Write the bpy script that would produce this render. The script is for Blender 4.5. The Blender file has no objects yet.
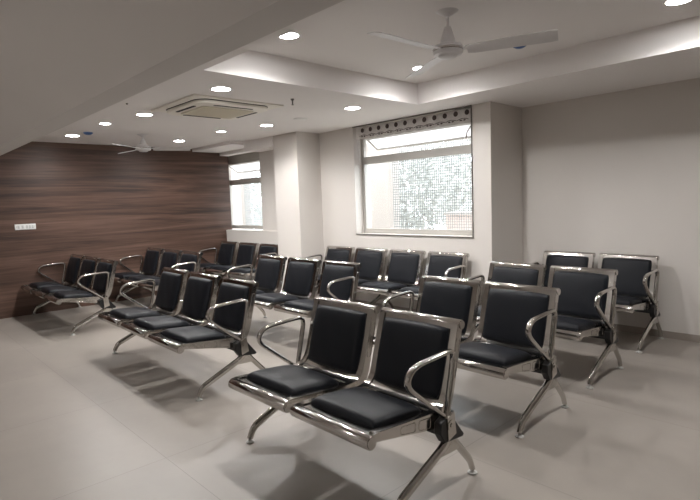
import bpy, math, random
from mathutils import Vector, Matrix
random.seed(4)
S = bpy.context.scene
COL = S.collection
PI = math.pi

# ------------------------------------------------------------------ camera
EYE = 1.45
cam_data = bpy.data.cameras.new('camera')
cam = bpy.data.objects.new('camera', cam_data)
COL.objects.link(cam)
ya, pi_, ro = math.radians(46.85), math.radians(5.24), math.radians(-2.04)
Fw = Vector((-math.sin(ya)*math.cos(pi_), math.cos(ya)*math.cos(pi_), -math.sin(pi_)))
Rt = Vector((math.cos(ya), math.sin(ya), 0))
Up = Rt.cross(Fw)
R2 = Rt*math.cos(ro) + Up*math.sin(ro)
U2 = -Rt*math.sin(ro) + Up*math.cos(ro)
m = Matrix((R2, U2, -Fw)).transposed().to_4x4()
m.translation = (0, 0, EYE)
cam.matrix_world = m
cam_data.sensor_width = 36
cam_data.lens = 520.7/700*36
cam_data.clip_start = 0.02
S.camera = cam

# ------------------------------------------------------------------ light and exposure
S.view_settings.view_transform = 'Standard'
S.view_settings.look = 'None'
S.view_settings.gamma = 1
S.view_settings.use_curve_mapping = False
S.view_settings.exposure = 0.20
LAMP_POWER = 62.0         # watts of each downlight
SKY_POWER = 6.0
w = bpy.data.worlds.new('overcast_sky')
S.world = w
w.use_nodes = True
nt = w.node_tree
nt.nodes.clear()
wo = nt.nodes.new('ShaderNodeOutputWorld')
bg = nt.nodes.new('ShaderNodeBackground')
tc = nt.nodes.new('ShaderNodeTexCoord')
nz = nt.nodes.new('ShaderNodeTexNoise')
cr = nt.nodes.new('ShaderNodeValToRGB')
nz.inputs['Scale'].default_value = 2.0
cr.color_ramp.elements[0].color = (0.84, 0.92, 1.0, 1)
cr.color_ramp.elements[1].color = (0.97, 0.98, 1.0, 1)
nt.links.new(tc.outputs['Generated'], nz.inputs['Vector'])
nt.links.new(nz.outputs['Fac'], cr.inputs['Fac'])
nt.links.new(cr.outputs['Color'], bg.inputs['Color'])
bg.inputs['Strength'].default_value = SKY_POWER
nt.links.new(bg.outputs['Background'], wo.inputs['Surface'])
S.cycles.max_bounces = 10
S.cycles.diffuse_bounces = 6
S.cycles.glossy_bounces = 5
S.cycles.transparent_max_bounces = 16
S.cycles.sample_clamp_indirect = 6
S.cycles.use_light_tree = True

# ------------------------------------------------------------------ materials
def mat(name, color=(0.8, 0.8, 0.8), rough=0.5, metal=0.0, spec=0.5, noise=None, bump=None, coat=0.0):
    """noise = (scale, amount): slight mottling of the colour; bump = (scale, strength)."""
    M = bpy.data.materials.new(name)
    M.use_nodes = True
    t = M.node_tree
    b = t.nodes['Principled BSDF']
    b.inputs['Base Color'].default_value = (*color, 1)
    b.inputs['Roughness'].default_value = rough
    b.inputs['Metallic'].default_value = metal
    b.inputs['Specular IOR Level'].default_value = spec
    b.inputs['Coat Weight'].default_value = coat
    geo = None
    if noise or bump:
        geo = t.nodes.new('ShaderNodeTexCoord')
    if noise:
        n = t.nodes.new('ShaderNodeTexNoise')
        n.inputs['Scale'].default_value = noise[0]
        n.inputs['Detail'].default_value = 5
        t.links.new(geo.outputs['Object'], n.inputs['Vector'])
        r = t.nodes.new('ShaderNodeMapRange')
        r.inputs['To Min'].default_value = 1-noise[1]
        r.inputs['To Max'].default_value = 1+noise[1]
        t.links.new(n.outputs['Fac'], r.inputs['Value'])
        mx = t.nodes.new('ShaderNodeVectorMath')
        mx.operation = 'SCALE'
        mx.inputs[0].default_value = color
        t.links.new(r.outputs['Result'], mx.inputs['Scale'])
        t.links.new(mx.outputs['Vector'], b.inputs['Base Color'])
    if bump:
        n = t.nodes.new('ShaderNodeTexNoise')
        n.inputs['Scale'].default_value = bump[0]
        n.inputs['Detail'].default_value = 3
        t.links.new(geo.outputs['Object'], n.inputs['Vector'])
        bp = t.nodes.new('ShaderNodeBump')
        bp.inputs['Strength'].default_value = bump[1]
        bp.inputs['Distance'].default_value = 0.01
        t.links.new(n.outputs['Fac'], bp.inputs['Height'])
        t.links.new(bp.outputs['Normal'], b.inputs['Normal'])
    return M


def emit(name, color, strength):
    M = bpy.data.materials.new(name)
    M.use_nodes = True
    t = M.node_tree
    t.nodes.clear()
    o = t.nodes.new('ShaderNodeOutputMaterial')
    e = t.nodes.new('ShaderNodeEmission')
    e.inputs['Color'].default_value = (*color, 1)
    e.inputs['Strength'].default_value = strength
    t.links.new(e.outputs[0], o.inputs['Surface'])
    return M


M_wall = mat('wall_paint', (0.62, 0.585, 0.55), 0.75, noise=(3, 0.02), bump=(60, 0.03))
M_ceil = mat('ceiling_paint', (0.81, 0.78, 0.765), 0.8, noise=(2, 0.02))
M_white = mat('white_enamel', (0.75, 0.74, 0.72), 0.4)
M_chrome = mat('chrome_steel', (0.56, 0.54, 0.515), 0.12, metal=1.0, bump=(8, 0.14))
M_chrome_d = mat('cast_leg_steel', (0.54, 0.52, 0.49), 0.12, metal=1.0, bump=(14, 0.08))
M_leather = mat('black_leatherette', (0.0085, 0.0095, 0.0125), 0.45, spec=0.18, bump=(120, 0.05))
M_plastic = mat('black_plastic', (0.010, 0.010, 0.011), 0.35)
M_rubber = mat('grey_rubber', (0.42, 0.42, 0.40), 0.5)
M_beam = mat('dark_steel', (0.05, 0.05, 0.05), 0.35, metal=0.7)
M_base = mat('baseboard_tile', (0.30, 0.26, 0.23), 0.4)
M_frame = mat('window_frame_aluminium', (0.43, 0.41, 0.38), 0.4, metal=0.0)
M_edge = mat('dark_edge_strip', (0.16, 0.145, 0.13), 0.5)
M_ac = mat('cassette_plastic', (0.84, 0.80, 0.73), 0.5)
M_grille = mat('cassette_grille', (0.72, 0.67, 0.56), 0.6)
M_slot = mat('vent_black', (0.02, 0.02, 0.02), 0.7)
M_fan = mat('fan_enamel', (0.66, 0.64, 0.64), 0.35)
M_blue = mat('blue_glass', (0.03, 0.12, 0.36), 0.3)
M_lens = emit('downlight_lens', (1.0, 0.982, 0.968), 100.0)
M_socket = mat('socket_plastic', (0.72, 0.72, 0.70), 0.4)
M_key = mat('rocker_plastic', (0.50, 0.50, 0.49), 0.4)
M_grey = mat('grey_key_plastic', (0.33, 0.33, 0.33), 0.4)
M_ext = mat('exterior_plaster', (0.47, 0.42, 0.385), 0.9, noise=(2.5, 0.12))
M_net = mat('net_cord', (0.24, 0.25, 0.25), 0.9)
M_leaf = mat('leaf_green', (0.55, 0.55, 0.52), 0.7, noise=(3, 0.25))
M_bark = mat('bark', (0.40, 0.38, 0.35), 0.9)
M_valance = mat('valance_print', (0.66, 0.63, 0.61), 0.8, noise=(40, 0.2))
M_dot = mat('valance_dark_print', (0.07, 0.05, 0.045), 0.8)
M_redblock = mat('exterior_brick', (0.60, 0.48, 0.43), 0.9, noise=(8, 0.2))
M_ground = mat('exterior_ground', (0.42, 0.38, 0.33), 0.9, noise=(1, 0.3))

# thin glass: mostly see-through with a mirror-like fresnel share
M_glass = bpy.data.materials.new('window_glass')
M_glass.use_nodes = True
t = M_glass.node_tree
t.nodes.clear()
o_ = t.nodes.new('ShaderNodeOutputMaterial')
mx_ = t.nodes.new('ShaderNodeMixShader')
tr_ = t.nodes.new('ShaderNodeBsdfTransparent')
gl_ = t.nodes.new('ShaderNodeBsdfGlossy')
lw_ = t.nodes.new('ShaderNodeLayerWeight')
lw_.inputs['Blend'].default_value = 0.5
pw_ = t.nodes.new('ShaderNodeMath')
pw_.operation = 'POWER'
pw_.inputs[1].default_value = 5
t.links.new(lw_.outputs['Facing'], pw_.inputs[0])
fr_ = t.nodes.new('ShaderNodeMath')
fr_.operation = 'MULTIPLY_ADD'
fr_.inputs[1].default_value = 0.9
fr_.inputs[2].default_value = 0.04
t.links.new(pw_.outputs[0], fr_.inputs[0])
tr_.inputs['Color'].default_value = (0.93, 0.95, 0.95, 1)
gl_.inputs['Roughness'].default_value = 0.02
t.links.new(fr_.outputs[0], mx_.inputs['Fac'])
t.links.new(tr_.outputs[0], mx_.inputs[1])
t.links.new(gl_.outputs[0], mx_.inputs[2])
t.links.new(mx_.outputs[0], o_.inputs['Surface'])

# frosted white sash pane
M_frost = bpy.data.materials.new('frosted_pane')
M_frost.use_nodes = True
t = M_frost.node_tree
t.nodes.clear()
o_ = t.nodes.new('ShaderNodeOutputMaterial')
mx_ = t.nodes.new('ShaderNodeMixShader')
tr_ = t.nodes.new('ShaderNodeBsdfTranslucent')
gl_ = t.nodes.new('ShaderNodeBsdfDiffuse')
tr_.inputs['Color'].default_value = (0.92, 0.92, 0.92, 1)
gl_.inputs['Color'].default_value = (0.85, 0.85, 0.85, 1)
mx_.inputs['Fac'].default_value = 0.3
t.links.new(tr_.outputs[0], mx_.inputs[1])
t.links.new(gl_.outputs[0], mx_.inputs[2])
t.links.new(mx_.outputs[0], o_.inputs['Surface'])


def floor_material():
    M = bpy.data.materials.new('vitrified_floor_tile')
    M.use_nodes = True
    t = M.node_tree
    b = t.nodes['Principled BSDF']
    tc = t.nodes.new('ShaderNodeTexCoord')
    mp = t.nodes.new('ShaderNodeMapping')
    mp.inputs['Location'].default_value = (1.70+6, -1.185+6, 0)
    t.links.new(tc.outputs['Object'], mp.inputs['Vector'])
    br = t.nodes.new('ShaderNodeTexBrick')
    br.offset = 0.0
    br.squash = 1.0
    br.inputs['Scale'].default_value = 1.0
    br.inputs['Brick Width'].default_value = 1.2
    br.inputs['Row Height'].default_value = 1.2
    br.inputs['Mortar Size'].default_value = 0.0018
    br.inputs['Mortar Smooth'].default_value = 0.2
    br.inputs['Bias'].default_value = 0
    br.inputs['Color1'].default_value = (0.285, 0.256, 0.228, 1)
    br.inputs['Color2'].default_value = (0.300, 0.270, 0.240, 1)
    br.inputs['Mortar'].default_value = (0.19, 0.17, 0.155, 1)
    t.links.new(mp.outputs['Vector'], br.inputs['Vector'])
    n = t.nodes.new('ShaderNodeTexNoise')
    n.inputs['Scale'].default_value = 1.6
    n.inputs['Detail'].default_value = 8
    n.inputs['Roughness'].default_value = 0.65
    t.links.new(tc.outputs['Object'], n.inputs['Vector'])
    r = t.nodes.new('ShaderNodeMapRange')
    r.inputs['From Min'].default_value = 0.3
    r.inputs['From Max'].default_value = 0.7
    r.inputs['To Min'].default_value = 0.93
    r.inputs['To Max'].default_value = 1.06
    t.links.new(n.outputs['Fac'], r.inputs['Value'])
    v = t.nodes.new('ShaderNodeVectorMath')
    v.operation = 'SCALE'
    t.links.new(br.outputs['Color'], v.inputs[0])
    t.links.new(r.outputs['Result'], v.inputs['Scale'])
    t.links.new(v.outputs['Vector'], b.inputs['Base Color'])
    b.inputs['Roughness'].default_value = 0.37
    b.inputs['Specular IOR Level'].default_value = 0.5
    return M


def wood_material():
    M = bpy.data.materials.new('dark_walnut_laminate')
    M.use_nodes = True
    t = M.node_tree
    b = t.nodes['Principled BSDF']
    tc = t.nodes.new('ShaderNodeTexCoord')

    def noise(sy, sz, detail, rough=0.6, dist=0.0):
        mp = t.nodes.new('ShaderNodeMapping')
        mp.inputs['Scale'].default_value = (1, sy, sz)
        t.links.new(tc.outputs['Object'], mp.inputs['Vector'])
        n = t.nodes.new('ShaderNodeTexNoise')
        n.inputs['Scale'].default_value = 1.0
        n.inputs['Detail'].default_value = detail
        n.inputs['Roughness'].default_value = rough
        n.inputs['Distortion'].default_value = dist
        t.links.new(mp.outputs['Vector'], n.inputs['Vector'])
        return n
    big = noise(0.35, 7.0, 4, 0.6, 0.6)
    fine = noise(1.3, 60.0, 5, 0.7, 0.3)
    ad = t.nodes.new('ShaderNodeMath')
    ad.operation = 'MULTIPLY_ADD'
    ad.inputs[1].default_value = 0.45
    t.links.new(fine.outputs['Fac'], ad.inputs[0])
    t.links.new(big.outputs['Fac'], ad.inputs[2])
    r = t.nodes.new('ShaderNodeValToRGB')
    e = r.color_ramp.elements
    e[0].position = 0.52
    e[0].color = (0.034, 0.0200, 0.0150, 1)
    e[1].position = 0.95
    e[1].color = (0.165, 0.100, 0.075, 1)
    mid = e.new(0.72)
    mid.color = (0.092, 0.052, 0.038, 1)
    t.links.new(ad.outputs[0], r.inputs['Fac'])
    t.links.new(r.outputs['Color'], b.inputs['Base Color'])
    b.inputs['Roughness'].default_value = 0.42
    b.inputs['Specular IOR Level'].default_value = 0.4
    return M


M_floor = floor_material()
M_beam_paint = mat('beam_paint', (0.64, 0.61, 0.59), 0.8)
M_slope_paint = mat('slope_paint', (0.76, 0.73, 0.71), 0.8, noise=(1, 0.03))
M_wood = wood_material()


# ------------------------------------------------------------------ mesh helpers
class MB:
    def __init__(self):
        self.v, self.f = [], []

    def add(self, vs, fs):
        k = len(self.v)
        self.v += [tuple(p) for p in vs]
        self.f += [tuple(i+k for i in q) for q in fs]
        return self

    def box(self, x0, x1, y0, y1, z0, z1):
        vs = [(x, y, z) for x in (x0, x1) for y in (y0, y1) for z in (z0, z1)]
        return self.add(vs, [(0, 1, 3, 2), (4, 6, 7, 5), (0, 4, 5, 1), (2, 3, 7, 6), (0, 2, 6, 4), (1, 5, 7, 3)])

    def rbox(self, x0, x1, y0, y1, z0, z1, r=0.004):
        """box with chamfered vertical (z) edges"""
        pts = [(x0+r, y0), (x1-r, y0), (x1, y0+r), (x1, y1-r), (x1-r, y1), (x0+r, y1), (x0, y1-r), (x0, y0+r)]
        return self.prism([(x, y, z0) for x, y in pts], (0, 0, z1-z0))

    def prism(self, poly, vec):
        n = len(poly)
        a = [Vector(p) for p in poly]
        b = [p+Vector(vec) for p in a]
        fs = [tuple(range(n))[::-1], tuple(range(n, 2*n))]
        fs += [(i, (i+1) % n, n+(i+1) % n, n+i) for i in range(n)]
        return self.add(a+b, fs)

    def tube(self, path, rad, seg=10, closed=False, caps=True):
        """rad: number, or per-point list of number or (ra, rb): half-sizes across the path's plane normal and within it"""
        P = [Vector(p) for p in path]
        n = len(P)
        rad = rad if isinstance(rad, list) else [rad]*n
        T = []
        for i in range(n):
            if closed:
                d = P[(i+1) % n]-P[i-1]
            else:
                d = P[min(i+1, n-1)]-P[max(i-1, 0)]
            T.append(d.normalized())
        ref = Vector((1, 0, 0)) if abs(T[0].x) < 0.8 else Vector((0, 0, 1))
        vs = []
        for i in range(n):
            ref = (ref-T[i]*ref.dot(T[i])).normalized()
            o = T[i].cross(ref)
            ra, rb = rad[i] if isinstance(rad[i], tuple) else (rad[i], rad[i])
            for k in range(seg):
                a = 2*PI*k/seg
                vs.append(P[i]+ref*math.cos(a)*ra+o*math.sin(a)*rb)
        fs = []
        for i in range(n if closed else n-1):
            j = (i+1) % n
            for k in range(seg):
                l = (k+1) % seg
                fs.append((i*seg+k, i*seg+l, j*seg+l, j*seg+k))
        if caps and not closed:
            fs.append(tuple(range(seg))[::-1])
            fs.append(tuple((n-1)*seg+k for k in range(seg)))
        return self.add(vs, fs)

    def lathe(self, prof, c=(0, 0, 0), seg=28):
        """prof: list of (r, z) from bottom to top, about the z axis"""
        vs, fs = [], []
        for r, z in prof:
            for k in range(seg):
                a = 2*PI*k/seg
                vs.append((c[0]+r*math.cos(a), c[1]+r*math.sin(a), c[2]+z))
        n = len(prof)
        for i in range(n-1):
            for k in range(seg):
                l = (k+1) % seg
                fs.append((i*seg+k, i*seg+l, (i+1)*seg+l, (i+1)*seg+k))
        fs.append(tuple(range(seg))[::-1])
        fs.append(tuple((n-1)*seg+k for k in range(seg)))
        return self.add(vs, fs)

    def mesh(self, name, material, sharp=35):
        me = bpy.data.meshes.new(name)
        me.from_pydata(self.v, [], self.f)
        me.materials.append(material)
        import bmesh
        bm = bmesh.new()
        bm.from_mesh(me)
        bmesh.ops.recalc_face_normals(bm, faces=bm.faces)
        bm.to_mesh(me)
        bm.free()
        if sharp is not None:
            me.polygons.foreach_set('use_smooth', [True]*len(me.polygons))
            me.set_sharp_from_angle(angle=math.radians(sharp))
        me.update()
        return me

    def build(self, name, material, parent=None, sharp=35, bevel=0):
        return link(name, self.mesh(name, material, sharp), parent, bevel)


def link(name, data, parent=None, bevel=0):
    o = bpy.data.objects.new(name, data)
    COL.objects.link(o)
    if parent:
        o.parent = parent
    if bevel:
        b = o.modifiers.new('bevel', 'BEVEL')
        b.width = bevel
        b.segments = 2
        b.limit_method = 'ANGLE'
        b.angle_limit = math.radians(40)
    return o


def tag(o, label, cat, group=None, kind=None):
    if label:
        o['label'] = label
    if cat:
        o['category'] = cat
    if group:
        o['group'] = group
    if kind:
        o['kind'] = kind
    return o


def thing(name, loc, label, cat, group=None, rz=0.0):
    o = bpy.data.objects.new(name, None)
    o.empty_display_size = 0.1
    o.location = loc
    o.rotation_euler = (0, 0, rz)
    COL.objects.link(o)
    return tag(o, label, cat, group)


def struct(name, mb, material, bevel=0, parent=None):
    o = mb.build(name, material, parent, sharp=15, bevel=bevel)
    if not parent:
        o['kind'] = 'structure'
    return o


def copy_tree(o, parent=None):
    c = o.copy()
    COL.objects.link(c)
    if parent:
        c.parent = parent
    for ch in list(o.children):
        copy_tree(ch, c)
    return c


# ------------------------------------------------------------------ the room
CZ = 2.475      # lower ceiling
TZ = 2.69       # raised tray ceiling
XL = -8.58      # wood wall
YW = 5.05       # window wall
YR = 5.73       # recessed wall on the right
XR, YN = 2.4, -2.2
TX0, TX1, TY0, TY1 = -3.65, 0.9, 1.98, 4.5    # tray

struct('floor', MB().box(XL-1.0, XR+0.1, YN-0.1, YR+0.1, -0.12, 0), M_floor)
struct('wall_left', MB().box(XL-1.0, XL, YN-0.1, YW, 0, 2.9), M_wood)

# window wall with two openings
W1 = (-5.24, -3.34, 1.01, CZ)
W2 = (-9.0, -7.56, 1.03, 2.40)
mb = MB()
y0, y1 = YW, YW+0.30
mb.box(XL-1.0, W1[0], y0, y1, 0, W1[2])
mb.box(XL-1.0, W2[0], y0, y1, W1[2], 2.9)
mb.box(W1[0], W1[1], y0, y1, 0, W1[2])
mb.box(W1[1], -3.10, y0, YR+0.1, 0, 2.9)
mb.box(W2[1], W1[0], y0, y1, W1[2], 2.9)
mb.box(W2[0], W2[1], y0, y1, W2[3], 2.9)
mb.box(W1[0], W1[1], y0, y1, CZ, 2.9)
struct('wall_window_side', mb, M_wall)
struct('wall_back', MB().box(-3.10, XR+0.1, YR, YR+0.1, 0, 2.9), M_wall)
struct('wall_right', MB().box(XR, XR+0.1, YN-0.1, YR, 0, 2.9), M_wall)
struct('wall_near', MB().box(XL, XR, YN-0.1, YN, 0, 3.2), M_wall)
struct('wall_pier', MB().box(-6.53, -5.96, 4.62, YW, 0, CZ), M_wall)
struct('trim_window_ledge', MB().box(XL, -6.53, 4.93, YW, 0, 1.02), M_wall)
struct('baseboard_back', MB().box(-3.10, XR, YR-0.012, YR, 0, 0.07), M_base, bevel=0.002)
struct('baseboard_pier', MB().box(-3.10, -3.088, YW, YR-0.012, 0, 0.07), M_base)
struct('baseboard_window_side', MB().box(-5.96, -3.088, YW-0.012, YW, 0, 0.07), M_base)

# lower ceiling: slabs around the tray, each with the real thickness of the drop
mb = MB()
mb.box(XL, TX0, 1.39, YW+0.02, CZ, 2.95)
mb.box(TX0, XR, 1.39, TY0, CZ, 2.95)
mb.box(TX0, XR, TY1, YR, CZ, 2.95)
mb.box(TX1, XR, TY0, TY1, CZ, 2.95)
mb.box(TX0, TX1, TY0, TY1, TZ, 2.95)
struct('ceiling', mb, M_ceil)
# dropped beam near the camera, with a sloping soffit rising behind it
BZ = 2.20
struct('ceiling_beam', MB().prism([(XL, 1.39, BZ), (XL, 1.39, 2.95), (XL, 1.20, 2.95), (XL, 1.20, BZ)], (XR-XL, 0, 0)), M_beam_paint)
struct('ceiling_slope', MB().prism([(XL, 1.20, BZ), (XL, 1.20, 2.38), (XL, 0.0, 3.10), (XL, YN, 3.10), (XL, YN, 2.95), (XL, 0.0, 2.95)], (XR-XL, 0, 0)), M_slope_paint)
# stepped pelmet soffits over the far window
struct('trim_soffit', MB().box(XL, -7.30, 4.35, 4.88, 2.425, CZ), M_ceil)
struct('trim_pelmet', MB().box(XL, -6.53, 4.88, YW, 2.37, CZ), M_ceil)
struct('trim_bulkhead', MB().box(-7.30, -6.53, 4.60, 4.88, 2.32, CZ), M_ceil)


# ------------------------------------------------------------------ windows
def window(idx, x0, x1, z0, z1, tz0, tz1, yg, left_reveal, band):
    """frame with a fixed lower light and an awning sash pushed open above the transom"""
    fw = 0.055
    mb = MB()
    zt = z1
    mb.box(x0, x0+fw, yg, yg+0.05, z0, zt)
    mb.box(x1-fw, x1, yg, yg+0.05, z0, zt)
    mb.box(x0+fw, x1-fw, yg, yg+0.05, z0, z0+0.065)
    mb.box(x0+fw, x1-fw, yg, yg+0.05, tz0, tz1)
    mb.box(x0+fw, x1-fw, yg, yg+0.05, zt-0.05, zt)
    w_ = struct(f'window_{idx}', mb, M_frame, bevel=0.004)
    MB().box(x0+fw, x1-fw, yg+0.02, yg+0.026, z0+0.065, tz0).build('fixed_pane', M_glass, w_)
    # awning sash, hinged at its top and pushed outwards
    sash = MB()
    hz = zt-0.05
    L = 0.26
    a = math.radians(56)

    def q(x, s, d):   # s down the sash, d outwards across its thickness
        return (x, yg+0.05+s*math.sin(a)+d*math.cos(a), hz-s*math.cos(a)+d*math.sin(a))

    def slab(xa, xb, s0, s1, d0, d1, m):
        vs = [q(x, s, d) for x in (xa, xb) for s in (s0, s1) for d in (d0, d1)]
        m.add(vs, [(0, 1, 3, 2), (4, 6, 7, 5), (0, 4, 5, 1), (2, 3, 7, 6), (0, 2, 6, 4), (1, 5, 7, 3)])
    slab(x0+fw, x0+fw+0.03, 0, L, 0, 0.03, sash)
    slab(x1-fw-0.03, x1-fw, 0, L, 0, 0.03, sash)
    slab(x0+fw+0.03, x1-fw-0.03, 0, 0.02, 0, 0.03, sash)
    slab(x0+fw+0.03, x1-fw-0.03, L-0.03, L, 0, 0.03, sash)
    s_ = sash.build('awning_sash', M_frame, w_)
    pn = MB()
    slab(x0+fw+0.03, x1-fw-0.03, 0.02, L-0.03, 0.012, 0.018, pn)
    pn.build('frosted_pane', M_frost, s_)
    if band:
        st = MB()      # stay arm of the sash at its right
        st.tube([(x1-fw-0.05, yg+0.03, hz-0.02), (x1-fw-0.09, yg-0.01, hz-0.10), (x1-fw-0.11, yg+0.0, hz-0.15)], 0.008, 8)
        st.lathe([(0.0, -0.02), (0.016, -0.015), (0.018, 0.0), (0.012, 0.012), (0.0, 0.015)], (x1-fw-0.11, yg, hz-0.16), 10)
        st.build('stay_handle', M_chrome, w_)
    return w_


window(1, -5.24, -3.34, 1.01, 2.36, 1.965, 2.065, 5.19, True, True)
window(2, -9.0, -7.56, 1.03, 2.28, 1.845, 1.945, 5.19, True, False)
# header boxes above the sashes
struct('trim_window_header', MB().box(-5.24, -3.34, 5.19, 5.25, 2.36, CZ), M_frame)
struct('trim_far_window_header', MB().box(-9.0, -7.56, 5.19, 5.25, 2.28, 2.40), M_frame)
# thin dark strip edging the near opening
mb = MB()
mb.box(-3.340, -3.331, 5.035, 5.055, 0.998, CZ)
mb.box(-5.240, -3.340, 5.035, 5.055, 1.001, 1.010)
mb.box(-5.240, -3.340, 5.035, 5.055, CZ-0.014, CZ)
struct('trim_window_edge', mb, M_edge)

# printed valance across the top of the near window and down its left jamb
vl = thing('window_valance', (-4.29, 5.09, 2.30), 'pale printed valance with a row of dark dots across the large window top', 'valance')
vy = 0.0
n = 60
vs, fs = [], []
for i in range(n+1):
    u = i/n
    x = -0.93+1.86*u
    y = 0.006*math.sin(u*60)
    for z in (0.158, 0.06, -0.005+0.012*abs(math.sin(u*11*PI))):
        vs.append((x, y, z))
    for z in (-0.005+0.012*abs(math.sin(u*11*PI)), 0.06, 0.158):
        vs.append((x, y+0.006, z))
for i in range(n):
    for k in range(6):
        l = (k+1) % 6
        fs.append((i*6+k, i*6+l, (i+1)*6+l, (i+1)*6+k))
fs += [(0, 1, 2, 3, 4, 5), tuple(n*6+k for k in (5, 4, 3, 2, 1, 0))]
MB().add(vs, fs).build('valance_cloth', M_valance, vl)
for i in range(12):
    x = -0.80+i*0.152
    pts = [(x+0.030*math.cos(2*PI*k/16), -0.009, 0.112+0.030*math.sin(2*PI*k/16)) for k in range(16)]
    MB().prism(pts, (0, -0.003, 0)).build('printed_dot', M_dot, vl)
for i in range(11):      # wavy leaf print under the dots
    x = -0.86+i*0.16
    mb = MB()
    mb.tube([(x+0.15*s/6, -0.009-0.002, 0.035+0.016*math.sin(PI*s/6)) for s in range(7)], [(0.0035, 0.0035)]*7, 6)
    for s in (-1, 1):
        mb.prism([(x+0.075, -0.009, 0.030), (x+0.075+s*0.026, -0.009, 0.022), (x+0.075+s*0.045, -0.009, 0.032), (x+0.075+s*0.024, -0.009, 0.040)], (0, -0.003, 0))
    mb.build('leaf_print', M_dot, vl)
sl = thing('window_side_curtain', (-5.20, 5.10, 1.02), 'narrow pale printed fabric strip hanging down the left edge of the large window', 'curtain')
mb = MB()
vs, fs = [], []
for i in range(13):
    x = -0.025+0.05*i/12
    y = 0.008*math.sin(i*1.6)
    vs += [(x, y, 0.93), (x, y, 1.27), (x, y+0.004, 1.27), (x, y+0.004, 0.93)]
for i in range(12):
    for k in range(4):
        l = (k+1) % 4
        fs.append((i*4+k, i*4+l, (i+1)*4+l, (i+1)*4+k))
fs += [(0, 1, 2, 3), (51, 50, 49, 48)]
mb.add(vs, fs)
mb.build('curtain_cloth', M_valance, sl)

# ------------------------------------------------------------------ outside the windows


def net(loc, nx, nz, step, label):
    mb = MB()
    r = 0.0040
    W, Hh = nx*step, nz*step
    for i in range(nx+1):
        mb.box(i*step-r, i*step+r, -r, r, 0, Hh)
    for k in range(nz+1):
        mb.box(0, W, -r, r, k*step-r, k*step+r)
    o = mb.build('safety_net', M_net, sharp=None)
    o.location = loc
    tag(o, label, 'net', 'safety nets outside the windows')
    return o


net((-6.46, 7.2, 0.3), 49, 60, 0.045, 'square-mesh safety net outside the large window')
net((-11.54, 7.2, 0.3), 24, 60, 0.045, 'square-mesh safety net outside the narrow far window')
t1_ = MB().box(-8.6, -6.48, 7.1, 7.4, -1.0, 3.6).build('exterior_column', M_ext, bevel=0.01)
tag(t1_, 'pale plastered column outside the left part of the large window', 'column')
t2_ = MB().box(-14.0, -11.56, 7.1, 7.4, -1.0, 3.6).build('exterior_column', M_ext, bevel=0.01)
tag(t2_, 'pale plastered column outside the left part of the far window', 'column')
MBg = MB().box(-30, 6, 5.4, 30, -1.2, -1.0)
struct('trim_exterior_ground', MBg, M_ground)
bd = thing('neighbouring_building', (-6.75, 9.2, -1.0), 'low pale reddish masonry block behind the net, low in the large window', 'building')
MB().box(0, 0.9, 0, 0.8, 0, 2.1).build('wall', M_redblock, bd)
MB().box(-0.04, 0.94, -0.04, 0.84, 2.1, 2.16).build('roof_edge', M_ext, bd)


def tree(loc, h, rr, label, seed):
    rnd = random.Random(seed)
    tr = thing('leafy_tree', loc, label, 'tree', 'trees outside the windows')
    mb = MB()
    mb.tube([(0, 0, 0), (0.08, 0.03, h*0.4), (0.0, 0.0, h*0.8)], [0.12, 0.09, 0.03], 9)
    for k in range(7):
        a = rnd.uniform(0, 2*PI)
        z = h*rnd.uniform(0.3, 0.65)
        mb.tube([(0.04, 0, z), (rr*0.5*math.cos(a), rr*0.5*math.sin(a), z+rr*0.35), (rr*0.85*math.cos(a), rr*0.85*math.sin(a), z+rr*0.55)], [0.05, 0.03, 0.012], 6)
    mb.build('trunk', M_bark, tr)
    mb = MB()
    for k in range(5200):
        d = Vector((rnd.gauss(0, 1), rnd.gauss(0, 1), rnd.gauss(0, 1))).normalized()*rr*rnd.uniform(0.35, 1)**0.5
        c = Vector((d.x, d.y, h*0.62+d.z*h*0.42/rr))
        s = rnd.uniform(0.05, 0.11)
        u = Vector((rnd.gauss(0, 1), rnd.gauss(0, 1), rnd.gauss(0, 1))).normalized()
        v = u.orthogonal().normalized()
        mb.add([c-u*s, c+v*s*0.45, c+u*s, c-v*s*0.45], [(0, 1, 2, 3)])
    f = mb.build('foliage', M_leaf, tr, sharp=None)
    return tr


tree((-10.4, 12.0, -1.0), 5.0, 1.3, 'pale leafy tree behind the net, left part of the large window', 1)
tree((-11.6, 16.4, -1.0), 6.6, 2.2, 'pale leafy tree farther away, between and behind the two nearer trees', 2)
tree((-7.7, 12.0, -1.0), 4.8, 1.3, 'pale leafy tree behind the net, right part of the large window', 3)
tree((-17.8, 12.0, -1.0), 5.0, 1.7, 'pale leafy tree seen through the narrow far window', 4)


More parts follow.
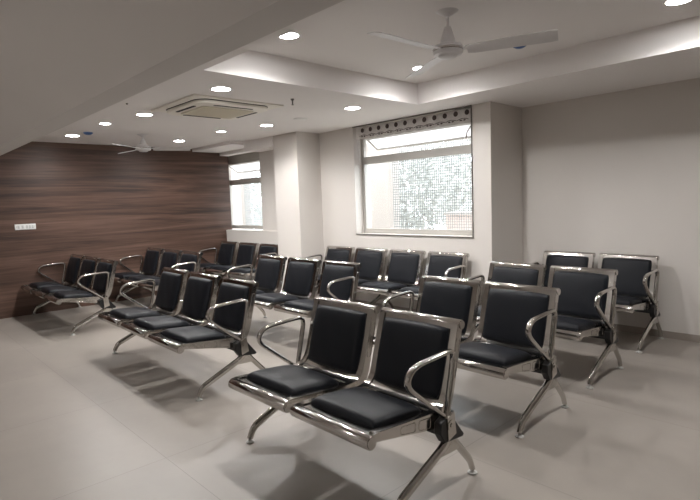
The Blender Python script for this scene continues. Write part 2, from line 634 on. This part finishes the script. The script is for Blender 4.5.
# ------------------------------------------------------------------ downlights
def downlight(x, y, z, r, label, grp):
    d = thing('downlight', (x, y, z), label, 'ceiling light', grp)
    mb = MB()
    seg = 36
    prof = [(r+0.016, -0.001), (r+0.014, -0.005), (r+0.002, -0.006), (r, -0.001)]
    vs, fs = [], []
    for rr_, zz in prof:
        for k in range(seg):
            a = 2*PI*k/seg
            vs.append((rr_*math.cos(a), rr_*math.sin(a), zz))
    n_ = len(prof)
    for i in range(n_):
        j = (i+1) % n_
        for k in range(seg):
            l = (k+1) % seg
            fs.append((i*seg+k, i*seg+l, j*seg+l, j*seg+k))
    mb.add(vs, fs).build('trim_ring', M_white, d)
    MB().lathe([(r*0.995, -0.0042), (r, -0.002), (r, -0.0005)], seg=seg).build('lens', M_lens, d)
    ld = bpy.data.lights.new('lamp', 'SPOT')
    ld.energy = LAMP_POWER*(1.0 if r > 0.07 else 0.6)
    ld.color = (1.0, 0.982, 0.968)
    ld.spot_size = math.radians(154)
    ld.spot_blend = 0.55
    ld.shadow_soft_size = 0.03
    lo = bpy.data.objects.new('lamp', ld)
    lo.location = (0, 0, -0.012)
    COL.objects.link(lo)
    lo.parent = d
    return d


G_T = 'downlights in the raised ceiling tray'
G_L = 'downlights in the lower ceiling'
for x, y, z, r, lab, g in (
    (-3.16, 2.42, TZ, 0.072, 'round downlight in the raised tray, half hidden behind the near beam edge', G_T),
    (-3.19, 3.99, TZ, 0.072, 'round downlight in the raised tray, behind a ceiling fan blade tip', G_T),
    (-1.07, 4.03, TZ, 0.072, 'round downlight in the raised tray, cut by the top right picture edge', G_T),
    (-1.07, 2.42, TZ, 0.072, 'round downlight in the raised tray, nearest to the camera', G_T),
    (-4.18, 4.03, CZ, 0.077, 'round downlight in the lower ceiling close to the large window', G_L),
    (-4.13, 2.40, CZ, 0.077, 'round downlight between the ceiling cassette and the tray edge', G_L),
    (-5.68, 2.35, CZ, 0.077, 'round downlight just left of the ceiling cassette', G_L),
    (-5.68, 3.93, CZ, 0.073, 'round downlight between the cassette and the white pier', G_L),
    (-7.71, 2.19, CZ, 0.077, 'round downlight nearest the wood wall, left of the blue night lamp', G_L),
    (-7.62, 3.66, CZ, 0.073, 'round downlight near the wood wall, right of the far fan hub', G_L),
    (-6.49, 2.21, CZ, 0.056, 'smaller round downlight above and right of the blue night lamp', G_L),
    (-6.45, 3.71, CZ, 0.056, 'smaller round downlight in front of the far window soffit', G_L),
    (-3.30, -1.30, 2.95, 0.077, 'added unseen fill light behind the camera, brightening the sloping ceiling', 'added fill lights out of view'),  # added fill light, out of view, to brighten the sloping ceiling
):
    downlight(x, y, z, r, lab, g)

for x, y, z, lab in ((-7.29, 2.26, CZ, 'small blue dome night lamp on the lower ceiling near the wood wall'),
                     (-2.21, 4.05, TZ, 'small blue dome night lamp in the tray, seen under the near fan blade')):
    b = thing('night_lamp', (x, y, z), lab, 'ceiling light', 'blue night lamps')
    MB().lathe([(0.0, -0.040), (0.03, -0.036), (0.052, -0.024), (0.06, -0.008), (0.06, -0.006)], seg=24).build('dome', M_blue, b)
    MB().lathe([(0.068, -0.008), (0.072, -0.004), (0.072, 0)], seg=24).build('ring', M_white, b)

# sprinkler and small ceiling plates
sp = thing('fire_sprinkler', (-4.15, 3.19, CZ), 'small dark sprinkler head hanging from the lower ceiling', 'sprinkler')
MB().lathe([(0.006, -0.05), (0.007, -0.02), (0.018, -0.004), (0.018, 0)], seg=14).build('body', M_edge, sp)
MB().lathe([(0.014, -0.058), (0.014, -0.055), (0.004, -0.050)], seg=14).build('deflector', M_edge, sp)
tag(MB().lathe([(0.075, -0.008), (0.085, -0.004), (0.085, 0)], (-5.05, 3.99, CZ), 24).build('ceiling_access_disc', M_white),
    'flat round white cover on the lower ceiling in front of the pier', 'ceiling cover')
tag(MB().lathe([(0.007, -0.012), (0.010, -0.004), (0.012, 0)], (-5.18, 1.98, CZ), 12).build('ceiling_sensor', M_edge),
    'tiny dark sensor on the lower ceiling beside the beam', 'sensor')

# ------------------------------------------------------------------ ceiling cassette
ac = thing('cassette_air_conditioner', (-4.92, 2.80, CZ-0.001), 'square beige ceiling cassette air conditioner with a central grille', 'air conditioner')


def octo(hx, hy, c, z):
    return [(-hx+c, -hy, z), (hx-c, -hy, z), (hx, -hy+c, z), (hx, hy-c, z), (hx-c, hy, z), (-hx+c, hy, z), (-hx, hy-c, z), (-hx, -hy+c, z)]


def rrect(hx, hy, r, z, k=6):
    out = []
    for cx, cy, a0 in ((hx-r, hy-r, 0), (-hx+r, hy-r, 90), (-hx+r, -hy+r, 180), (hx-r, -hy+r, 270)):
        for i in range(k+1):
            a = math.radians(a0+90*i/k)
            out.append((cx+r*math.cos(a), cy+r*math.sin(a), z))
    return out


MB().prism(rrect(0.48, 0.50, 0.01, -0.012), (0, 0, 0.012)).build('surround_plate', M_ac, ac, bevel=0.003)
MB().prism(rrect(0.40, 0.41, 0.13, -0.048), (0, 0, 0.036)).build('fascia', M_ac, ac, bevel=0.012)
MB().prism(rrect(0.245, 0.29, 0.02, -0.060), (0, 0, 0.012)).build('grille', M_grille, ac, bevel=0.004)
g_ = MB()
for i in range(17):
    x = -0.22+i*0.0275
    g_.box(x-0.0035, x+0.0035, -0.265, 0.265, -0.0635, -0.0595)
g_.build('grille_slat', M_grille, ac)
for sx, sy, hx, hy in ((0.325, 0, 0.016, 0.22), (-0.325, 0, 0.016, 0.22), (0, 0.35, 0.20, 0.016), (0, -0.35, 0.20, 0.016)):
    MB().prism([(sx+p[0], sy+p[1], p[2]) for p in rrect(hx, hy, 0.014, -0.0505)], (0, 0, 0.003)).build('air_slot', M_slot, ac)
# gap line around the fascia
mb = MB()
mb.tube([(p[0], p[1], -0.014) for p in rrect(0.402, 0.412, 0.131, 0)], 0.004, 6, closed=True)
mb.build('shadow_gap', M_slot, ac)


# ------------------------------------------------------------------ ceiling fans
def fan(x, y, zc, zb, angles, R, label):
    f = thing('ceiling_fan', (x, y, zc), label, 'ceiling fan', 'ceiling fans')
    dz = zb-zc
    MB().lathe([(0.012, -0.034), (0.024, -0.030), (0.060, -0.008), (0.075, 0)], seg=24).build('canopy', M_fan, f)
    MB().lathe([(0.011, dz+0.07), (0.011, -0.04)], seg=12).build('down_rod', M_fan, f)
    k_ = min(1.0, (-dz-0.06)/0.19)
    MB().lathe([(0.052, dz+0.045), (0.050, dz+0.045+0.015*k_), (0.030, dz+0.045+0.08*k_), (0.022, dz+0.045+0.105*k_), (0.012, dz+0.045+0.11*k_)], seg=24).build('rod_cover', M_fan, f)
    h = MB().lathe([(0.0, dz-0.052), (0.05, dz-0.05), (0.062, dz-0.042), (0.066, dz-0.036), (0.092, dz-0.030), (0.100, dz-0.018), (0.100, dz+0.012),
                    (0.092, dz+0.028), (0.06, dz+0.038), (0.05, dz+0.045), (0.0, dz+0.045)], seg=32).build('motor_housing', M_fan, f)
    MB().lathe([(0.1005, dz-0.008), (0.1025, dz-0.004), (0.1025, dz+0.004), (0.1005, dz+0.008)], seg=32).build('motor_band', M_chrome, h)
    for a in angles:
        a = math.radians(a)
        c, s = math.cos(a), math.sin(a)

        def P(u, v, z):
            return (c*u-s*v, s*u+c*v, dz+z)
        mb = MB()
        nn = 14
        tilt = math.radians(13)
        vs, fs = [], []
        for i in range(nn+1):
            u = 0.125+(R-0.125)*i/nn
            t_ = i/nn
            wd = (0.058+0.012*t_)
            if i == 0:
                wd = 0.046
            if i == nn:
                wd = 0.062
            row = []
            for k in range(5):
                v = wd*(k-2)/2
                z = -v*math.tan(tilt)+0.006*(1-((k-2)/2)**2)-0.010
                row.append((u, v, z))
            for p in row:
                vs.append(P(*p))
            for p in row[::-1]:
                vs.append(P(p[0], p[1], p[2]-0.004))
        for i in range(nn):
            for k in range(10):
                l = (k+1) % 10
                fs.append((i*10+k, i*10+l, (i+1)*10+l, (i+1)*10+k))
        fs += [tuple(range(10)), tuple(nn*10+9-k for k in range(10))]
        mb.add(vs, fs)
        bl = mb.build('blade', M_fan, f)
        ir = MB()
        ir.add([P(u, v, z) for u, hw in ((0.085, 0.014), (0.13, 0.018), (0.19, 0.026)) for v in (-hw, hw) for z in (-0.006-v*0.17, -0.001-v*0.17)],
               [(0, 1, 3, 2), (0, 4, 5, 1), (2, 3, 7, 6), (1, 5, 7, 3), (0, 2, 6, 4), (4, 8, 9, 5), (6, 7, 11, 10), (5, 9, 11, 7), (4, 6, 10, 8), (8, 10, 11, 9)])
        ir.build('blade_bracket', M_fan, bl)
    return f


fan(-2.14, 2.97, TZ, 2.44, (-92, 22, 150), 0.685, 'white three-blade ceiling fan hanging in the raised tray')
fan(-7.20, 2.93, CZ, 2.29, (-54, 66, 186), 0.62, 'white three-blade ceiling fan far away before the wood wall')

# ------------------------------------------------------------------ switch plate
swp = thing('switch_plate', (XL, 1.72, 1.265), 'white wall plate with sockets and switches on the wood wall', 'switch')
mb = MB()
mb.prism([(0, -0.13, -0.04), (0, 0.13, -0.04), (0, 0.13, 0.04), (0, -0.13, 0.04)], (0.012, 0, 0))
mb.build('plate', M_socket, swp, bevel=0.004)
for y in (-0.085, -0.035, 0.02, 0.055, 0.09):
    MB().box(0.012, 0.016, y-0.013, y+0.013, -0.022, 0.022).build('rocker', M_key, swp, bevel=0.002)
for y in (-0.113, 0.115):
    m_ = MB()
    for dz in (-0.008, 0.008):
        m_.box(0.012, 0.0135, y-0.004, y+0.004, dz-0.004, dz+0.004)
    m_.build('socket_hole', M_grey, swp)

# ------------------------------------------------------------------ waiting benches
SW = 0.545       # width of one seat
PITCHES = {2: 0.602, 3: 0.636, 4: 0.622}
# seat-and-back profile (y, z): y = 0 below the top roll, negative to the front
RAW = [(-0.660, 0.440), (-0.600, 0.436), (-0.450, 0.424), (-0.300, 0.410), (-0.220, 0.405), (-0.165, 0.412), (-0.130, 0.435), (-0.110, 0.475), (-0.095, 0.530), (-0.060, 0.650), (-0.032, 0.750), (-0.014, 0.812)]


def resample(pts, n):
    L = [0]
    for a, b in zip(pts, pts[1:]):
        L.append(L[-1]+math.dist(a, b))
    out = []
    for i in range(n+1):
        s = L[-1]*i/n
        k = 0
        while k < len(L)-2 and L[k+1] < s:
            k += 1
        u = (s-L[k])/(L[k+1]-L[k])
        out.append((pts[k][0]+(pts[k+1][0]-pts[k][0])*u, pts[k][1]+(pts[k+1][1]-pts[k][1])*u))
    return out, L[-1]


def smooth(pts, it=3):
    for _ in range(it):
        pts = [pts[0]]+[((a[0]+2*b[0]+c[0])/4, (a[1]+2*b[1]+c[1])/4) for a, b, c in zip(pts, pts[1:], pts[2:])]+[pts[-1]]
    return pts


PATH, PLEN = resample(RAW, 48)
PATH = smooth(PATH, 4)


def at(s):
    """point and outward (towards the sitter) normal at fraction s of the profile"""
    x = max(0, min(1, s))*48
    k = min(47, int(x))
    u = x-k
    p = (PATH[k][0]*(1-u)+PATH[k+1][0]*u, PATH[k][1]*(1-u)+PATH[k+1][1]*u)
    a, b = PATH[max(0, k-1)], PATH[min(48, k+2)]
    d = (b[0]-a[0], b[1]-a[1])
    l = math.hypot(*d)
    return p, (-d[1]/l, d[0]/l)


def ribbon(mb, x0, x1, s0, s1, d0, d1, n=40):
    """swept bar following the profile; d0, d1 = offset below and above the sheet (numbers or functions of s)"""
    vs, fs = [], []
    for i in range(n+1):
        s = s0+(s1-s0)*i/n
        p, nn = at(s)
        a = d0(s) if callable(d0) else d0
        b = d1(s) if callable(d1) else d1
        for x, d in ((x0, a), (x1, a), (x1, b), (x0, b)):
            vs.append((x, p[0]+nn[0]*d, p[1]+nn[1]*d))
    for i in range(n):
        for k in range(4):
            l = (k+1) % 4
            fs.append((i*4+k, i*4+l, (i+1)*4+l, (i+1)*4+k))
    fs += [(0, 1, 2, 3), tuple(n*4+k for k in (3, 2, 1, 0))]
    mb.add(vs, fs)


def side_depth(s):
    # depth of the pressed side panel: shallow at the front roll, deepest at the bend, slim up the back
    if s < 0.46:
        return -(0.030+0.045*(s/0.46))
    if s < 0.62:
        return -(0.075-0.030*((s-0.46)/0.16))
    return -0.045+0.010*((s-0.62)/0.38)


def seat_frame_mesh():
    mb = MB()
    h = SW/2
    ribbon(mb, -h+0.006, h-0.006, 0.0, 1.0, -0.003, 0.0)
    for s in (-1, 1):
        xa, xb = sorted((s*h, s*(h-0.007)))
        ribbon(mb, xa, xb, 0.0, 1.0, side_depth, 0.006)
        xa, xb = sorted((s*(h-0.001), s*(h-0.040)))
        ribbon(mb, xa, xb, 0.02, 0.995, -0.001, 0.007)
        # pressed outlines on the outside of the side panel
        for s0, s1 in ((0.20, 0.31), (0.34, 0.43), (0.70, 0.92)):
            loop = []
            for u, v in ((0, 0.25), (0.06, 0.12), (0.94, 0.12), (1, 0.25), (1, 0.72), (0.94, 0.86), (0.06, 0.86), (0, 0.72)):
                ss = s0+(s1-s0)*u
                p, nn = at(ss)
                d = side_depth(ss)*v
                loop.append((s*(h+0.0005), p[0]+nn[0]*d, p[1]+nn[1]*d))
            mb.tube(loop, 0.0016, 5, closed=True)
    # cross pressing under the back pad
    ribbon(mb, -h+0.04, h-0.04, 0.475, 0.50, 0.0, 0.006, 4)
    return mb.mesh('seat_frame', M_chrome)


def roll_mesh(name, cy, cz, r):
    mb = MB()
    h = SW/2
    xs = [-h-0.004, -h, -h, -h+0.003, h-0.003, h, h, h+0.004]
    rs = [r*0.80, r*0.82, r*0.94, r, r, r*0.94, r*0.82, r*0.80]
    mb.tube([(x+0.0001*i, cy, cz) for i, x in enumerate(xs)], rs, 20)
    return mb.mesh(name, M_chrome, 50)


def cushion_mesh(name, s0, s1, w, t, lift):
    """padded cushion following the profile: rounded outline, domed face, stitched rim"""
    mb = MB()
    nu, nv = 28, 24
    top, bot = [], []
    for j in range(nv+1):
        for i in range(nu+1):
            a, b = -1+2*i/nu, -1+2*j/nv
            # rounded-square outline
            k = 1-0.045*(a*a*b*b)**1.5
            A, B = a*k, b*k
            e = (1-abs(a)**5)*(1-abs(b)**5)
            th = t*(0.12+0.88*max(0.0, e)**0.38)
            wr = t*0.16*(1-a*a)*(1-b*b)+0.0006*math.sin(9*a+4*b)*e
            s = s0+(s1-s0)*(B+1)/2
            p, nn = at(s)
            d = lift+0.006+th+wr
            top.append((A*w/2, p[0]+nn[0]*d, p[1]+nn[1]*d))
            bot.append((A*w/2*0.985, p[0]+nn[0]*lift, p[1]+nn[1]*lift))
    k = len(top)
    fs = []
    for j in range(nv):
        for i in range(nu):
            q = j*(nu+1)+i
            fs.append((q, q+1, q+nu+2, q+nu+1))
            fs.append((k+q, k+q+nu+1, k+q+nu+2, k+q+1))
    rim = [i for i in range(nu+1)]+[j*(nu+1)+nu for j in range(1, nv+1)]+[nv*(nu+1)+i for i in range(nu-1, -1, -1)]+[j*(nu+1) for j in range(nv-1, 0, -1)]
    for a, b in zip(rim, rim[1:]+rim[:1]):
        fs.append((a, k+a, k+b, b))
    mb.add(top+bot, fs)
    return mb.mesh(name, M_leather, 60)


def bezier_round(pts, r, k=5):
    """closed or open polyline with rounded corners (open)"""
    P = [Vector(p) for p in pts]
    out = [P[0]]
    for i in range(1, len(P)-1):
        a, b, c = P[i-1], P[i], P[i+1]
        ra = min(r, (a-b).length*0.48, (c-b).length*0.48)
        p0 = b+(a-b).normalized()*ra
        p1 = b+(c-b).normalized()*ra
        for j in range(k+1):
            u = j/k
            out.append(p0*(1-u)**2+b*2*u*(1-u)+p1*u*u)
    out.append(P[-1])
    return out


def armrest_mesh():
    mb = MB()
    pts = [(0, -0.180, 0.385), (0, -0.475, 0.618), (0, -0.425, 0.690), (0, -0.090, 0.708), (0, -0.165, 0.390)]
    p2, _ = resample([(p[1], p[2]) for p in pts], 44)
    path = [(0, a, b) for a, b in smooth(p2, 5)]
    mb.tube(path, [(0.0185, 0.0125)]*len(path), 12)
    return mb.mesh('armrest', M_chrome, 60)


def leg_mesh():
    """cast Y leg: hub under the bracket, long front leg, short rear leg, both turned down to the floor"""
    mb = MB()
    front = bezier_round([(0, -0.130, 0.290), (0, -0.185, 0.235), (0, -0.525, 0.090), (0, -0.558, 0.026)], 0.045, 6)
    n_ = len(front)
    rf = [(0.022-0.005*i/(n_-1), 0.031-0.012*i/(n_-1)) for i in range(n_)]
    mb.tube(front, rf, 12)
    rear = bezier_round([(0, -0.155, 0.290), (0, -0.105, 0.235), (0, 0.030, 0.085), (0, 0.054, 0.026)], 0.025, 6)
    n_ = len(rear)
    mb.tube(rear, [(0.020-0.004*i/(n_-1), 0.024-0.008*i/(n_-1)) for i in range(n_)], 12)
    # web filling the fork
    mb.prism([(-0.017, -0.185, 0.235), (-0.017, -0.235, 0.200), (-0.017, -0.150, 0.195), (-0.017, -0.080, 0.195), (-0.017, -0.105, 0.240), (-0.017, -0.13, 0.29), (-0.017, -0.16, 0.29)], (0.034, 0, 0))
    return mb.mesh('leg', M_chrome_d, 50)


def foot_mesh(y):
    mb = MB()
    mb.lathe([(0.024, 0.0), (0.026, 0.003), (0.026, 0.007), (0.012, 0.012), (0.009, 0.016), (0.009, 0.030)], (0, y, 0), 20)
    return mb.mesh('foot_pad', M_rubber, 40)


def bracket_mesh():
    mb = MB()
    mb.prism([(-0.022, -0.240, 0.315), (-0.022, -0.205, 0.262), (-0.022, -0.058, 0.248), (-0.022, -0.046, 0.260), (-0.022, -0.135, 0.372), (-0.022, -0.185, 0.385), (-0.022, -0.235, 0.365)], (0.044, 0, 0))
    return mb.mesh('corner_bracket', M_plastic)


def hub_mesh(sgn):
    """chrome clamp holding the arm and leg on the bracket's outer face"""
    mb = MB()
    mb.tube([(sgn*0.022, -0.168, 0.345), (sgn*0.034, -0.168, 0.345)], 0.026, 16)
    mb.tube([(sgn*0.034, -0.168, 0.345), (sgn*0.038, -0.168, 0.345)], 0.010, 8)
    mb.prism([(sgn*0.005, -0.195, 0.385), (sgn*0.005, -0.140, 0.410), (sgn*0.005, -0.125, 0.29), (sgn*0.005, -0.19, 0.27)], (sgn*0.026, 0, 0))
    return mb.mesh('clamp', M_chrome_d)


ME = dict(frame=seat_frame_mesh(), front=roll_mesh('front_roll', -0.667, 0.411, 0.032), top=roll_mesh('top_roll', 0.012, 0.803, 0.026),
          seat=cushion_mesh('seat_cushion', 0.055, 0.43, SW-0.075, 0.040, 0.001),
          back=cushion_mesh('back_cushion', 0.568, 0.975, SW-0.082, 0.032, 0.001),
          arm=armrest_mesh(), leg=leg_mesh(), ff=foot_mesh(-0.558), fr=foot_mesh(0.055), bracket=bracket_mesh(), hl=hub_mesh(-1), hr=hub_mesh(1))


def bench(n, label, arms=True):
    """a bench of n seats on one beam, legs and armrests at both ends"""
    b = thing('waiting_bench', (0, 0, 0), label, 'bench', 'airport-style waiting benches')
    PITCH = PITCHES[n]
    half = (n-1)*PITCH/2+SW/2
    for i in range(n):
        x = (i-(n-1)/2)*PITCH
        f = link('seat_frame', ME['frame'], b)
        f.location.x = x
        for nm, k in (('front_roll', 'front'), ('top_roll', 'top')):
            r = link(nm, ME[k], f)
        for nm, k in (('seat_cushion', 'seat'), ('back_cushion', 'back')):
            link(nm, ME[k], b).location.x = x
    mb = MB()
    mb.box(-half-0.02, half+0.02, -0.225, -0.165, 0.300, 0.345)
    for i in range(n):
        x = (i-(n-1)/2)*PITCH
        for s in (-0.2, 0.2):
            mb.prism([(x+s-0.02, -0.30, 0.352), (x+s-0.02, -0.12, 0.345), (x+s-0.02, -0.14, 0.405), (x+s-0.02, -0.30, 0.402)], (0.04, 0, 0))
    mb.build('beam', M_beam, b, bevel=0.003)
    xs = [-half-0.023, half+0.023]
    for s, x in zip((-1, 1), xs):
        link('armrest', ME['arm'], b).location.x = x+s*0.004
        br = link('corner_bracket', ME['bracket'], b, 0.004)
        br.location.x = x
        link('clamp', ME['hl' if s < 0 else 'hr'], br)
    if n == 4:
        xs.append(0.0)
    for x in xs:
        l = link('leg', ME['leg'], b)
        l.location.x = x
        link('foot_pad', ME['ff'], l)
        link('foot_pad', ME['fr'], l)
    return b


BENCHES = [
    (2, -2.105, 2.19, 0, 'two-seat chrome bench with black pads, nearest the camera in the foreground'),
    (2, -2.135, 3.35, 0, 'two-seat chrome bench with black pads, directly behind the foreground bench'),
    (2, -2.155, 4.43, 0, 'two-seat chrome bench with black pads, third from the camera, right of the window pier'),
    (2, -2.19, 5.6, 0, 'two-seat chrome bench with black pads, backed against the plain right-hand wall'),
    (3, -4.52, 2.325, -0.015, 'three-seat chrome bench with black pads, in the middle left foreground of the floor'),
    (3, -7.615, 2.28, 0, 'three-seat chrome bench with black pads, at far left before the wood wall'),
    (3, -7.615, 3.43, 0, 'three-seat chrome bench with black pads, middle bench of those before the wood wall'),
    (3, -7.62, 4.79, 0, 'three-seat chrome bench with black pads, under the narrow far window'),
    (3, -4.695, 3.67, 0, 'three-seat chrome bench with black pads, in front of the bench under the large window'),
    (4, -4.565, 4.965, 0, 'four-seat chrome bench with black pads, against the wall under the large window'),
]
for n, x, y, rz, lab in BENCHES:
    b = bench(n, lab)
    b.location = (x, y, 0)
    b.rotation_euler.z = rz
